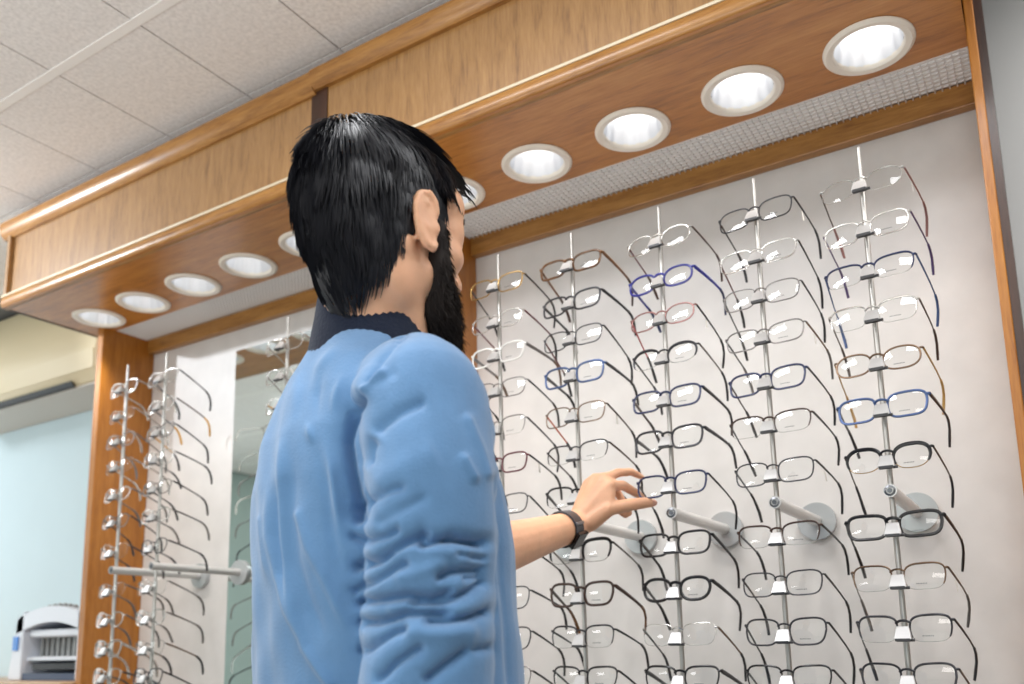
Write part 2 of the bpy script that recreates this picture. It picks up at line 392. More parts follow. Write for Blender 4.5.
# ------------------------------------------------------------------ glasses
FM = {}
def fm(name):
    if name in FM: return FM[name]
    T = {'clear': ((226, 226, 222), .12, 0, .75), 'silver': ((205, 202, 198), .25, .9, 0), 'white': ((238, 236, 232), .25, 0, 0), 'pink': ((196, 160, 150), .3, .7, 0), 'navy': ((36, 46, 84), .3, .1, 0), 'blue': ((34, 40, 140), .28, 0, .1), 'steelblue': ((70, 92, 136), .3, .4, 0), 'black': ((18, 18, 22), .28, 0, 0), 'darkgrey': ((62, 62, 66), .3, .6, 0), 'grey': ((122, 118, 116), .3, .8, 0), 'brown': ((64, 44, 36), .3, .1, 0), 'bronze': ((118, 96, 78), .3, .8, 0), 'gold': ((186, 150, 92), .28, .9, 0), 'tan': ((188, 146, 84), .35, .1, 0), 'amber': ((205, 150, 50), .35, .0, 0), 'red': ((170, 40, 46), .3, .2, 0), 'darkred': ((92, 28, 40), .3, .2, 0), 'orange': ((196, 84, 40), .35, 0, 0), 'purple': ((84, 66, 110), .3, .3, 0), 'tortoise': ((104, 68, 34), .28, 0, 0), 'rose': ((150, 108, 104), .3, .6, 0)}[name]
    m = plain('frame '+name, T[0], T[1], metal=T[2], trans=T[3], var=(.55 if name == 'tortoise' else 0), vscale=120)
    FM[name] = m; return m
def outline(a, b, n, N=40, squash=.12, lift=.0, side=1):
    pts = []
    for k in range(N):
        t = 2*PI*k/N; cc, ss = math.cos(t), math.sin(t)
        x = a*math.copysign(abs(cc)**(2/n), cc); z = b*math.copysign(abs(ss)**(2/n), ss)
        if z < 0: x *= 1-squash*(-z/b)
        z += lift*(x/a)*(.6 if z < 0 else 1)
        pts.append((x*side, z))
    return pts
def make_glasses(loc, spec, label, rot=0., tilt=28.):
    """spec: shape, rim style, front colour, rim thickness, temple colour, tip colour, extras"""
    shape, style, fc, th, tc_, tip, ex = spec
    plastic = th > .0013 or ex.get('wide'); th *= 1.3
    lean = math.radians(random.uniform(0, 9) if th > .0017 and loc[2] > 1.44 else random.uniform(7, 21)); spl = random.uniform(.003, .010)
    root = tag(empty('eyeglasses', loc, (-math.radians(tilt), 0, rot)), label, 'glasses', 'eyeglasses on the display rods')
    A, Bh, n, sq, lift = {'rect': (.0265, .0200, 3.6, .10, .0012), 'wide': (.0275, .0188, 3.8, .12, .0015), 'oval': (.0255, .0190, 2.5, .04, .0008), 'round': (.0245, .0195, 2.6, .12, .001), 'square': (.0265, .0212, 3.6, .16, .0015)}[shape]
    A *= 1.07; br = .0088; cx = A+br
    wrap = lambda x: 2.6*x*x*.35
    RC = .14; ydep = lambda x, z: wrap(cx+x)+(x*x+z*z)/(2*RC)
    outs = {}
    fr = MB(); bots = {-1: MB(), 1: MB()}
    for sd in (-1, 1):
        bot = bots[sd]; o2 = outline(A, Bh, n, 40, sq, lift, 1)
        pts = [((sd*(cx+x)), ydep(x, z), z) for x, z in o2]
        outs[sd] = pts
        topi = [i for i in range(-3, 24)]       # upper arc
        if style == 'full': fr.tube(pts, th, 8, closed=True, flat=(1.0, 1.15))
        elif style in ('half', 'brow'):
            arc = [pts[i % 40] for i in topi]
            k = 1.6 if style == 'brow' else 1.1
            fr.tube(arc, [th*(.6+k*.5*math.sin(PI*(j+1)/(len(arc)+1))) if style == 'half' else th*(.7+1.3*(math.sin(PI*(j+1)/(len(arc)+1))**.7)) for j in range(len(arc))], 8)
            bot.tube([pts[i % 40] for i in range(23, 38)], .00045 if style == 'half' else .0007, 6)
        else: bot.tube(pts, .0005, 6, closed=True)
    bz = Bh*.42
    t2 = max(th, .0009)
    bx = br+.0012
    fr.tube([(-bx-.001, wrap(.01)+.002, bz), (-bx*.5, -.0008, bz+.0028), (0, -.0012, bz+.0034), (bx*.5, -.0008, bz+.0028), (bx+.001, wrap(.01)+.002, bz)], t2*1.15, 8)
    W = cx+A; hz = Bh*.62
    for sd in (-1, 1):
        fr.tube([(sd*(W-.0015), wrap(W)+.0024, hz), (sd*(W+.0025), wrap(W)+.0032, hz+.0004), (sd*(W+.0040), wrap(W)+.006, hz)], [t2*1.1, t2*1.35, t2*1.2], 8)
    if style == 'rimless':
        for sd in (-1, 1): fr.tube([outs[sd][i % 40] for i in range(2, 19)], .0006, 6)
        f = fr.build('front_frame', fm(fc), root)
    else: f = fr.build('front_frame', fm(fc), root)
    for bot in bots.values():
        if bot.v: bot.build('lower_rim', fm('clear' if style != 'brow' else ex.get('low', 'silver')), f)
    for sd in (-1, 1):
        pts = outs[sd]; m = MB(); cxx = sd*cx
        vs = [(cxx, ydep(0, 0), 0)]
        for s_ in (.3, .6, .85, 1.): vs += [(cxx+(p[0]-cxx)*s_, ydep((p[0]-cxx)*sd*s_, p[2]*s_), p[2]*s_) for p in pts]
        fs = [(0, 1+k, 1+(k+1) % 40) for k in range(40)]
        for q_ in range(3): fs += [(1+40*q_+k, 41+40*q_+k, 41+40*q_+(k+1) % 40, 1+40*q_+(k+1) % 40) for k in range(40)]
        m.add(vs, fs); m.build('lens', LENS, root)
    # temples
    ht = .0042 if plastic else .0024; wd = .0018 if plastic else .0014
    for sd in (-1, 1):
        x0 = sd*(W+.0038); y0 = wrap(W)+.006; dx = sd*spl
        sag = random.uniform(-.004, .004)
        p = [Vector((x0, y0, hz)), Vector((x0+dx*.4, y0+.03, hz+.0005)), Vector((x0+dx*.8, y0+.062, hz)), Vector((x0+dx, y0+.088, hz-.001)), Vector((x0+dx, y0+.1, hz-.004)), Vector((x0+dx*.85, y0+.112, hz-.012)), Vector((x0+dx*.5, y0+.122, hz-.024)), Vector((x0+dx*.2, y0+.129, hz-.036+sag))]
        ca, sa = math.cos(lean), math.sin(lean)
        p = [Vector((q_.x, y0+(q_.y-y0)*ca+(q_.z-hz)*sa, hz+(q_.z-hz)*ca-(q_.y-y0)*sa)) for q_ in p]
        col = tc_ if not (isinstance(tc_, tuple)) else tc_[0 if sd < 0 else 1]
        t = MB(); t.tube(p[:4], [1, .95, .8, .8], 8, flat=(wd, ht), up=(0, 0, 1)); tm = t.build('temple', fm(col), root)
        k = MB(); k.tube(p[3:], [1, 1.05, 1.1, 1.2, 1.0], 8, flat=(max(wd, .0020), max(ht*.9, .0030)), up=(0, .3, 1)); k.build('temple_tip', fm(tip), tm)
        if ex.get('tag') and sd == 1:
            a = Vector(p[1])
            q = MB(); q.add([(a.x-.0005, a.y, a.z), (a.x-.0005, a.y+.004, a.z-.001), (a.x+.001, a.y+.010, a.z-.020), (a.x+.001, a.y+.002, a.z-.022)], [(0, 1, 2, 3)]); q.build('price_tag', tag_m, tm, smooth=False)
    pm = MB()
    for sd in (-1, 1): pm.ell((sd*.0072, .0055, -.004), (.0014, .0035, .0062), None, 10, 6)
    pm.build('nose_pads', pad_m, f)
    if ex.get('print', True) and style != 'rimless':
        q = MB(); xs = cx-.012
        rr = random.Random(int(loc[0]*1000)+int(loc[2]*1000))
        for k in range(7):
            w = rr.uniform(.0012, .0022); xs += w+.0007; z0 = -Bh*.62
            q.add([(xs-w, ydep(xs-cx, z0)-.0006, z0), (xs, ydep(xs-cx, z0)-.0006, z0), (xs, ydep(xs-cx, z0)-.0006, z0+.0016), (xs-w, ydep(xs-cx, z0)-.0006, z0+.0016)], [(0, 1, 2, 3)])
        # the faint maker's stamp on the demo lens, too small to read in the photo
        q.build('lens_stamp', print_m, root, smooth=False)
    return root
def G(shape, style, fc, th, tc_, tip=None, **ex):
    if tip is None: tip = tc_ if not isinstance(tc_, tuple) else tc_[1]
    return (shape, style, fc, th, tc_, tip, ex)
SETS = {
 5: [G('oval', 'rimless', 'clear', .0009, ('brown', 'rose'), 'rose', tag=1), G('rect', 'full', 'silver', .0009, 'purple'), G('wide', 'half', 'navy', .0012, 'steelblue'), G('rect', 'half', 'silver', .001, 'brown'), G('oval', 'full', 'bronze', .0011, 'tan'), G('rect', 'full', 'steelblue', .0014, 'darkgrey'), G('round', 'brow', 'black', .0013, 'brown', 'darkgrey', low='gold'), G('wide', 'full', 'black', .0018, 'black'), G('rect', 'half', 'bronze', .0011, 'grey', tag=1), G('rect', 'half', 'darkgrey', .0013, 'darkgrey'), G('square', 'full', 'darkgrey', .0012, 'grey')],
 4: [G('rect', 'full', 'darkgrey', .0009, ('black', 'darkgrey'), 'darkgrey', tag=1), G('wide', 'full', 'silver', .0009, ('darkred', 'black'), 'black'), G('rect', 'full', 'grey', .0008, 'darkgrey', 'black'), G('wide', 'full', 'grey', .0009, ('black', 'bronze'), 'grey', tag=1), G('rect', 'full', 'navy', .0013, ('brown', 'darkgrey'), 'black'), G('wide', 'half', 'brown', .0011, 'darkgrey', 'black'), G('rect', 'full', 'darkgrey', .0009, 'black', tag=1), G('wide', 'half', 'brown', .0012, 'black'), G('rect', 'full', 'darkgrey', .0009, 'black'), G('square', 'full', 'darkgrey', .0011, 'black'), G('wide', 'half', 'black', .0012, 'black')],
 3: [G('oval', 'full', 'silver', .001, ('darkred', 'brown'), 'brown'), G('oval', 'full', 'blue', .0015, 'blue', 'navy'), G('oval', 'full', 'rose', .001, ('red', 'black'), 'black', tag=1), G('oval', 'brow', 'darkgrey', .0011, ('black', 'grey'), 'darkgrey', low='silver'), G('rect', 'full', 'navy', .0014, ('brown', 'black'), 'black'), G('rect', 'full', 'darkgrey', .0015, ('black', 'darkgrey'), 'darkgrey'), G('rect', 'full', 'navy', .0013, 'black'), G('rect', 'full', 'black', .0015, 'black'), G('round', 'full', 'black', .0019, 'black'), G('wide', 'rimless', 'silver', .0009, ('black', 'bronze'), 'darkgrey'), G('wide', 'half', 'black', .0014, 'black')],
 2: [G('wide', 'full', 'tortoise', .0016, 'tortoise', 'brown', wide=1), G('rect', 'full', 'darkgrey', .0014, 'black', wide=1), G('rect', 'full', 'darkgrey', .0009, ('darkred', 'black'), 'black'), G('rect', 'full', 'steelblue', .0015, 'darkgrey', 'black', wide=1), G('rect', 'full', 'bronze', .0009, ('orange', 'brown'), 'black', tag=1), G('wide', 'half', 'darkgrey', .0011, 'brown', 'black'), G('rect', 'half', 'black', .0014, 'black'), G('square', 'brow', 'black', .0013, ('grey', 'grey'), 'black', low='clear'), G('square', 'full', 'brown', .0017, ('brown', 'brown'), 'tortoise'), G('rect', 'half', 'darkgrey', .0012, 'black'), G('wide', 'half', 'black', .0013, 'black')],
 1: [G('rect', 'full', 'gold', .001, ('black', 'black'), 'black'), G('oval', 'full', 'silver', .0008, ('darkred', 'darkred'), 'black'), G('rect', 'full', 'white', .0014, 'grey', 'bronze'), G('rect', 'full', 'grey', .0008, 'darkgrey', 'black'), G('rect', 'half', 'grey', .0009, 'darkgrey'), G('rect', 'full', 'darkred', .0012, 'darkgrey', 'black', tag=1), G('rect', 'full', 'darkgrey', .0009, 'darkgrey'), G('square', 'full', 'darkgrey', .0009, 'black'), G('square', 'full', 'darkgrey', .0009, 'darkgrey'), G('square', 'full', 'darkgrey', .001, 'black'), G('rect', 'half', 'grey', .0009, 'black')],
 'C': [G('rect', 'full', 'silver', .0011, 'silver', 'white'), G('oval', 'full', 'silver', .001, 'grey', 'darkgrey'), G('rect', 'full', 'silver', .001, 'amber', 'amber'), G('rect', 'half', 'darkgrey', .001, 'black'), G('rect', 'full', 'grey', .001, 'black'), G('oval', 'full', 'grey', .001, 'black'), G('rect', 'full', 'darkgrey', .001, 'black'), G('rect', 'full', 'darkgrey', .001, 'black'), G('rect', 'full', 'darkgrey', .001, 'black'), G('rect', 'full', 'darkgrey', .001, 'black'), G('rect', 'full', 'darkgrey', .001, 'black')],
 'B': [G('rect', 'full', 'silver', .001, ('darkgrey', 'darkgrey'), 'darkgrey'), G('oval', 'full', 'silver', .001, ('darkgrey', 'brown'), 'amber'), G('rect', 'full', 'grey', .0012, ('amber', 'black'), 'darkgrey'), G('rect', 'full', 'silver', .0009, 'darkgrey', 'black'), G('round', 'full', 'grey', .001, 'black'), G('oval', 'full', 'silver', .001, 'darkgrey', 'grey'), G('round', 'full', 'darkgrey', .001, 'darkgrey'), G('rect', 'rimless', 'silver', .0009, 'grey'), G('round', 'full', 'silver', .001, 'grey', 'grey'), G('wide', 'rimless', 'grey', .0009, 'bronze', 'darkgrey'), G('rect', 'full', 'darkgrey', .0012, 'black', 'black')],
 'A': [G('rect', 'full', 'silver', .0012, 'silver'), G('oval', 'rimless', 'silver', .001, 'clear'), G('rect', 'full', 'grey', .001, 'grey'), G('rect', 'rimless', 'silver', .001, 'silver'), G('oval', 'full', 'silver', .001, 'grey'), G('round', 'full', 'grey', .001, 'darkgrey'), G('rect', 'rimless', 'silver', .001, 'darkgrey'), G('wide', 'rimless', 'grey', .001, 'grey'), G('round', 'full', 'silver', .001, 'grey'), G('square', 'full', 'clear', .0018, 'clear'), G('rect', 'full', 'silver', .001, 'darkgrey')],
}
ORD = ['top', 'second', 'third', 'fourth', 'fifth', 'sixth', 'seventh', 'eighth', 'ninth', 'tenth', 'eleventh']
SHN = {'rect': 'rectangular', 'wide': 'wide rectangular', 'oval': 'oval', 'round': 'rounded', 'square': 'squarish'}
STN = {'full': 'full rim', 'half': 'half rim', 'brow': 'browline', 'rimless': 'rimless'}
CLN = {'darkgrey': 'dark grey', 'steelblue': 'steel blue', 'darkred': 'burgundy', 'amber': 'amber', 'rose': 'rose brown'}
for k, sets in SETS.items():
    for i, sp in enumerate(sets):
        col = CLN.get(sp[2], sp[2])
        lab = f"{col} {SHN[sp[0]]} {STN[sp[1]]} glasses, {'top' if i == 0 else ORD[i]+' down'}, {RODN[k]}"
        if k == 3 and i == 6: lab = "navy rectangular glasses pinched at one corner by the man's fingertips"
        make_glasses((RODX[k]+random.uniform(-.001, .001), -RL-.0168, ROWS[i]+.003), sp, lab, rot=math.radians(random.uniform(-6.5, -2.5)) if i != 6 or k not in (2, 3) else (math.radians(1) if k == 2 else math.radians(-4)), tilt=random.uniform(7, 12))

# ------------------------------------------------------------------ the man
FEET = Vector((-.44, -.99, 0))
TH = math.radians(25); TR = Vector((math.cos(TH), -math.sin(TH), 0)); TF = Vector((math.sin(TH), math.cos(TH), 0)); ZU = Vector((0, 0, 1))
HH = math.radians(7); HR = Vector((math.cos(HH), -math.sin(HH), 0)); HF = Vector((math.sin(HH), math.cos(HH), 0))
NB = Vector((-.440, -.976, 0))                     # axis of the torso on the floor plan
def T(x, y, z): return NB+TR*x+TF*y+ZU*z           # torso frame: x right, y forward
HC = Vector((-.418, -1.000, 1.666))                 # head centre at ear level
def Hd(x, y, z): return HC+HR*x+HF*y+ZU*z
HM = Matrix((HR, HF, ZU)).transposed()
TM = Matrix((TR, TF, ZU)).transposed()
def A(x, y, z): return Vector(atz(x, y, z))
# arms
SHR = T(.155, -.03, 1.425); ELR = T(.192, -.045, 1.15); WRR = T(.205, .08, .91)
SHL = T(-.150, .05, 1.445); ZG = 1.585
WRL = A(577, 525, ZG-.035); ELL = Vector((-.548, -.70, 1.315))
b = MB()
# head
b.ell(Hd(0, -.014, .036), (.075, .097, .088), HM); b.ell(Hd(0, .025, -.02), (.064, .072, .085), HM); b.ell(Hd(0, .032, -.078), (.050, .052, .042), HM)
b.ell(Hd(0, .073, -.100), (.024, .021, .02), HM); b.capsule(Hd(0, .093, .022), Hd(0, .116, -.022), .008, .0125); b.ell(Hd(.011, .103, -.026), (.009, .010, .008), HM); b.ell(Hd(-.011, .103, -.026), (.009, .010, .008), HM)
b.capsule(Hd(-.033, .080, .030), Hd(.033, .080, .030), .014, .014)
for s in (-1, 1):
    b.ell(Hd(s*.042, .056, -.018), (.024, .026, .022), HM); b.capsule(Hd(s*.048, .004, -.058), Hd(s*.02, .072, -.095), .022, .018)
    b.capsule(Hd(s*.020, .083, .0), Hd(s*.045, .072, .0), .010, .010); b.ell(Hd(s*.044, .058, .016), (.020, .026, .026), HM); b.ell(Hd(s*.046, .052, .045), (.022, .03, .03), HM)
    b.ell(Hd(s*.038, -.012, -.055), (.030, .040, .050), HM); b.capsule(Hd(s*.054, -.026, -.035), T(s*.03+.006, .03, 1.50), .017, .018)
b.capsule(Hd(-.018, .088, -.056), Hd(.018, .088, -.056), .0085, .0085); b.capsule(Hd(-.016, .086, -.069), Hd(.016, .086, -.069), .0095, .0095)
def ear(s):
    c = Vector((s*.0745, -.004, -.011)); out = Vector((s*.80, -.60, 0)).normalized(); fw_ = Vector((s*.52, .85, 0)).normalized()
    def E(f, z, o=0): q = c+fw_*f+out*o+Vector((0, 0, z)); return Hd(q.x, q.y, q.z)
    # helix rim from the root over the top and down to the lobe (f runs towards the face)
    H = [(.010, .012, .002), (.008, .026, .006), (.000, .0345, .011), (-.011, .031, .014), (-.0155, .017, .016), (-.015, .002, .015), (-.010, -.013, .012), (-.003, -.025, .008), (.005, -.0285, .005), (.009, -.020, .003)]
    b.tube([E(*h) for h in H], [.0038, .0042, .0044, .0046, .0044, .0042, .0044, .0056, .0056, .004], 10)
    Mx = Matrix((HM @ fw_, ZU, HM @ out)).transposed()
    b.ell(E(-.004, .004, .006), (.0135, .030, .0045), Mx); b.ell(E(.002, -.004, .004), (.010, .02, .006), Mx); b.ell(E(.010, -.004, .005), (.004, .006, .005), Mx)
    b.capsule(E(.0, -.01, -.006), E(.0, .016, -.006), .011, .011)
    b.tube([E(.0, -.008, .010), E(-.008, .002, .012), (E(-.008, .016, .013)), E(-.001, .024, .012)], .0028, 8)
ear(1); ear(-1)
# neck and trunk (under the clothes)
b.capsule(Hd(0, -.026, -.045), T(.006, -.012, 1.50), .052, .054, 20); b.capsule(Hd(0, .0, -.07), T(.004, .006, 1.49), .046, .05, 20)
for s in (-1, 1): b.capsule(T(s*.03, -.012, 1.465), T(s*.125, -.015, 1.425), .042, .036)
b.ell(T(0, .0, 1.33), (.145, .098, .17), TM); b.ell(T(0, .01, 1.12), (.135, .098, .16), TM); b.ell(T(0, 0, .95), (.15, .108, .12), TM)
# legs and feet
for s in (-1, 1):
    b.chain([T(s*.09, 0, .92), T(s*.10, .01, .50), T(s*.105, -.015, .09)], [.085, .057, .042]); b.capsule(T(s*.105, -.03, .045), T(s*.12, .16, .035), .042, .034)
# right arm hanging, elbow slightly bent
b.chain([SHR, ELR, WRR], [.047, .040, .026])
# left arm reaching forward
b.chain([SHL.lerp(ELL, .06), ELL], [.043, .040]); fm_ = ELL.lerp(WRL, .3)
b.chain([ELL, fm_, ELL.lerp(WRL, .75), WRL], [.041, .043, .031, .0265], 18)
# ---- left hand, back towards the room, pinching the frame
def J(x, y, dz): return A(x, y, ZG+dz)
IM, MM, RM_, PM_ = J(610, 486, -.040), J(603.5, 479, -.026), J(595.5, 479, -.014), J(588, 484, -.003)
for q, r in ((IM, .0125), (MM, .0125), (RM_, .0115), (PM_, .0105)): b.capsule(WRL.lerp(q, .12), q, .0185, r)
b.capsule(WRL.lerp(IM, .55), WRL.lerp(PM_, .6), .014, .013); b.capsule(IM, MM, .0115, .0115); b.capsule(MM, RM_, .0115, .011); b.capsule(RM_, PM_, .011, .010)
def finger(pts, rs):
    b.chain(pts, rs, 14)
    for p_, r_ in zip(pts[1:-1], rs[1:-1]): b.ell(p_, (r_*1.06,)*3, None, 12, 8)
finger([IM, J(623, 485.5, -.010), J(635, 492.5, .012), J(641.5, 496.5, .030)], [.0108, .0092, .0082, .0068])
finger([MM, J(617.5, 472.5, .004), J(631, 471.5, .022), J(642, 476.5, .036)], [.0108, .0093, .0083, .0068])
finger([RM_, J(607, 480, .026), J(619, 495, .040), J(629, 513, .036)], [.0102, .0088, .0078, .0066])
finger([PM_, J(597, 491, .030), J(610, 505, .038), J(625.5, 515.5, .034)], [.0092, .0078, .0068, .0058])
CM = J(590, 522, -.045); TM1 = J(608, 509, -.052)
b.chain([WRL.lerp(CM, .3), CM, TM1], [.019, .0175, .0145]); b.chain([TM1, J(632, 504.5, -.036), J(645, 502.8, -.026), J(652.5, 502.8, -.020)], [.0135, .0115, .0105, .0082])
b.chain([CM, J(606, 497, -.045), IM], [.015, .0115, .011]); b.capsule(TM1, J(610, 492, -.044), .011, .0105)
# ---- right hand, relaxed beside the thigh
hd = (WRR-ELR).normalized(); hd = (hd*.55+ZU*-.6).normalized(); side = TF
palm_end = WRR+hd*.085
for k, o_ in enumerate((.030, .010, -.010, -.029)):
    m = palm_end+side*o_+TR*(-.004); b.capsule(WRR+side*o_*.4, m, .018, .0115)
    L_ = (.040, .045, .041, .032)[k]; inw = -TR*.35
    p1 = m+(hd+inw*.3).normalized()*L_; p2 = p1+(hd+inw*1.4).normalized()*L_*.62; p3 = p2+(hd+inw*2.4).normalized()*L_*.5
    finger([m, p1, p2, p3], [.0102, .009, .008, .0068])
tb = WRR+hd*.03+side*.024; b.chain([tb, tb+(hd*.7+side*.6-TR*.3).normalized()*.042, tb+(hd*.9+side*.45-TR*.4).normalized()*.075, tb+(hd+side*.2-TR*.45).normalized()*.098], [.016, .0125, .0108, .0085])
me = remesh(b, .0033, 3, .5)
bm = bmesh.new(); bm.from_mesh(me)
hv = []
for v_ in bm.verts:
    if v_.co.z > 1.50:
        q_ = v_.co-HC; hy = q_.dot(HF); hx = abs(q_.dot(HR)); hz_ = q_.z
        if not (hx > .060 and -.045 < hy < .018 and -.055 < hz_ < .04) and not (hx < .02 and hy > .085): hv.append(v_)
for _ in range(14): bmesh.ops.smooth_vert(bm, verts=hv, factor=.5, use_axis_x=True, use_axis_y=True, use_axis_z=True)
bm.to_mesh(me); bm.free()
co = get_co(me); co -= np.array(FEET); set_co(me, co)
man = mesh_obj('person', me, skin); man.location = FEET
tag(man, 'man in a light blue jacket seen from behind, reaching for glasses', 'person')
def mpart(name, me, m, parent=None):
    o = mesh_obj(name, me, m); p_ = parent or man; o.parent = p_
    if parent is None: o.matrix_parent_inverse = Matrix.Translation(-FEET)
    else: pass
    return o
def mbuild(name, mb, m, parent=None, **k):
    o = mb.build(name, m, **k); o.parent = parent or man
    if parent is None: o.matrix_parent_inverse = Matrix.Translation(-FEET)
    return o
# nails on the reaching hand, eyes
nm = plain('fingernail', (226, 172, 152), .25)
nl = MB()
tp, tq = J(652.5, 502.8, -.020), J(645, 502.8, -.026); ax = (tp-tq).normalized(); toc = (Vector(CAM)-tp).normalized(); nn = (toc-ax*toc.dot(ax)).normalized()
nl.ell(tp+nn*.0058-ax*.001, (.0075, .0058, .0028), Matrix((ax, nn.cross(ax), nn)).transposed(), 14, 8)
mbuild('thumbnail', nl, nm)
for s in (-1, 1):
    e = mbuild('eye', MB().ell(Hd(s*.032, .0765, .006), (.0125, .0125, .0115), HM), eye_m)
    i_ = mbuild('iris', MB().ell(Hd(s*.032, .0865, .006), (.006, .0032, .006), HM), iris_m, e)
# ---------------- jacket
def ell_ring(c, a, bk, fr, n=48, pw=2.3):
    """cross-section in the torso frame: half width a, depth backwards bk, depth forwards fr"""
    pts = []
    for k in range(n):
        t = 2*PI*k/n; cc, ss = math.cos(t), math.sin(t)
        x = a*math.copysign(abs(cc)**(2/pw), cc); y = (fr if ss > 0 else bk)*math.copysign(abs(ss)**(2/pw), ss)
        pts.append(T(c[0]+x, c[1]+y, c[2]))
    return pts
j = MB()
SEC = [(.86, .0, .158, .115, .130), (.90, 0, .166, .122, .140), (1.00, 0, .168, .124, .146), (1.10, 0, .167, .126, .146), (1.20, 0, .167, .130, .140), (1.30, 0, .168, .134, .130), (1.37, -.004, .166, .132, .120), (1.42, -.008, .158, .122, .108), (1.465, -.012, .140, .104, .094), (1.50, -.016, .112, .086, .078), (1.53, -.016, .082, .070, .066), (1.548, -.014, .066, .060, .058)]
j.loft([ell_ring((0, cy, z), a, bk, fr) for z, cy, a, bk, fr in SEC])
def limb(pts, rs, n=10):
    """smooth tapered limb through points"""
    P = [Vector(p_) for p_ in pts]; out = []; rr = []
    for i in range(len(P)-1):
        for k in range(n):
            t = k/n; p0 = P[max(i-1, 0)]; p1 = P[i]; p2 = P[i+1]; p3 = P[min(i+2, len(P)-1)]
            out.append(.5*((2*p1)+(p2-p0)*t+(2*p0-5*p1+4*p2-p3)*t*t+(3*p1-p0-3*p2+p3)*t**3)); rr.append(rs[i]+(rs[i+1]-rs[i])*t)
    out.append(P[-1]); rr.append(rs[-1]); return out, rr
pr_, rr_ = limb([T(.10, -.015, 1.465), T(.155, -.028, 1.435), T(.184, -.036, 1.34), T(.194, -.040, 1.23), T(.198, -.042, 1.13), T(.203, .0, 1.05), T(.208, .04, .985)], [.056, .064, .0635, .0605, .0600, .054, .046])
j.tube(pr_, rr_, 28); j.ell(T(.150, -.026, 1.435), (.064, .070, .060), TM)
pl_, rl_ = limb([T(-.09, .01, 1.46), SHL, SHL.lerp(ELL, .5), ELL, ELL.lerp(WRL, .10)], [.06, .066, .060, .054, .050])
j.tube(pl_, rl_, 28)
me = remesh(j, .0021, 24, .5)
co = get_co(me); no = get_no(me)
# folds, traced as image polylines and laid onto the cloth: (points, half width px, depth mm)
FOLDS = [
 ([(284,421),(282,484),(284,542),(288,580),(296,618),(306,648),(331,684)], 4.0, 4.2), ([(268,470),(271,537),(278,575),(290,613),(303,645)], 3.2, 3.2),
 ([(298,515),(310,548),(325,575),(336,601),(353,640)], 4.5, 3.2), ([(323,436),(331,465),(334,484),(338,513),(342,545)], 3.5, 3.4), ([(307,420),(313,446)], 3, 2.2), ([(310,395),(319,369),(344,340)], 4.5, 2.6),
 ([(344,372),(336,401),(332,420)], 3.5, 3.0), ([(262,520),(266,560),(270,590)], 3, 1.8), ([(300,360),(296,400),(292,430)], 4, 1.6),
 ([(276,470),(277,537),(283,575),(293,610)], 3.2, -2.6), ([(292,440),(291,500),(296,560),(310,610),(330,650)], 6, -3.0), ([(316,440),(325,480),(330,530),(345,590)], 5, -2.2), ([(324,360),(316,395),(316,425)], 4, -2.0),
 ([(366,390),(352,412),(346,440),(350,470),(356,500),(357,528)], 3.6, -8.5), ([(412,322),(392,342),(378,360),(366,390)], 3.0, -3.2), ([(388,366),(371,384),(358,404)], 3.2, 3.0),
 ([(372,436),(382,424),(397,412),(413,404),(430,397)], 5.0, -5.0), ([(366,470),(368,450),(374,434)], 4.0, -3.6), ([(375,384),(400,368)], 5, -2.0), ([(372,526),(392,514),(410,505),(432,494)], 4.5, -3.0),
 ([(460,451),(466,465),(477,486)], 3.0, 2.2), ([(466,410),(480,450),(486,475)], 4, 2.0),
 ([(356,566),(375,560),(390,550),(404,542),(433,531)], 4.0, -7.0), ([(414,547),(424,543),(436,540),(457,537),(486,543)], 3.0, -6.5), ([(440,536),(470,540),(488,541)], 2.4, -3.0),
 ([(354,590),(372,581),(392,568),(412,560)], 3.0, -4.5), ([(434,582),(442,576),(451,572),(470,569),(487,569)], 2.8, -5.5), ([(462,578),(488,576)], 2.4, -3.6),
 ([(360,602),(375,599),(404,595),(433,597),(445,595),(458,590)], 3.2, -7.0), ([(404,601),(430,602),(448,601),(471,592),(489,583)], 2.8, -6.0), ([(452,553),(468,555),(488,558)], 2.4, -3.0),
 ([(362,622),(375,621),(404,613),(430,613),(457,614)], 3.2, -6.5), ([(420,621),(448,621),(470,618),(490,612)], 2.8, -6.5), ([(420,684),(440,670),(451,662),(474,646)], 3.6, -5.0), ([(372,684),(384,673),(396,662),(412,652),(428,645)], 3.0, -4.5), ([(362,650),(376,641),(392,632),(412,627)], 3.0, -4.5), ([(470,650),(490,648)], 3, -3),
 ([(380,552),(410,548),(440,550),(480,556)], 6, 2.8), ([(390,580),(420,572),(450,562)], 6, 2.6), ([(380,610),(410,606),(440,608)], 4.5, 2.6), ([(400,632),(440,634),(480,630)], 8, 3.2), ([(372,490),(400,470),(440,450)], 14, 2.2),
 ([(497,470),(500,520),(506,600),(511,684)], 4, -2.0), ([(318,334),(345,326),(372,325),(400,332),(424,343)], 2.2, -1.6), ([(352,536),(364,541),(384,536),(402,526)], 3.0, -4.5), ([(353,508),(372,498),(392,490),(410,486)], 3.4, -3.2)]
d = co-CAM; z = d@FW; ux = PX+F*(d@RT)/z; uy = PY-F*(d@UP)/z
vd = -d/np.linalg.norm(d, axis=1)[:, None]; facing = np.clip((np.einsum('ij,ij->i', vd, no)+.25)/.35, 0, 1)
front = z < 1.06
disp = np.zeros(len(co))
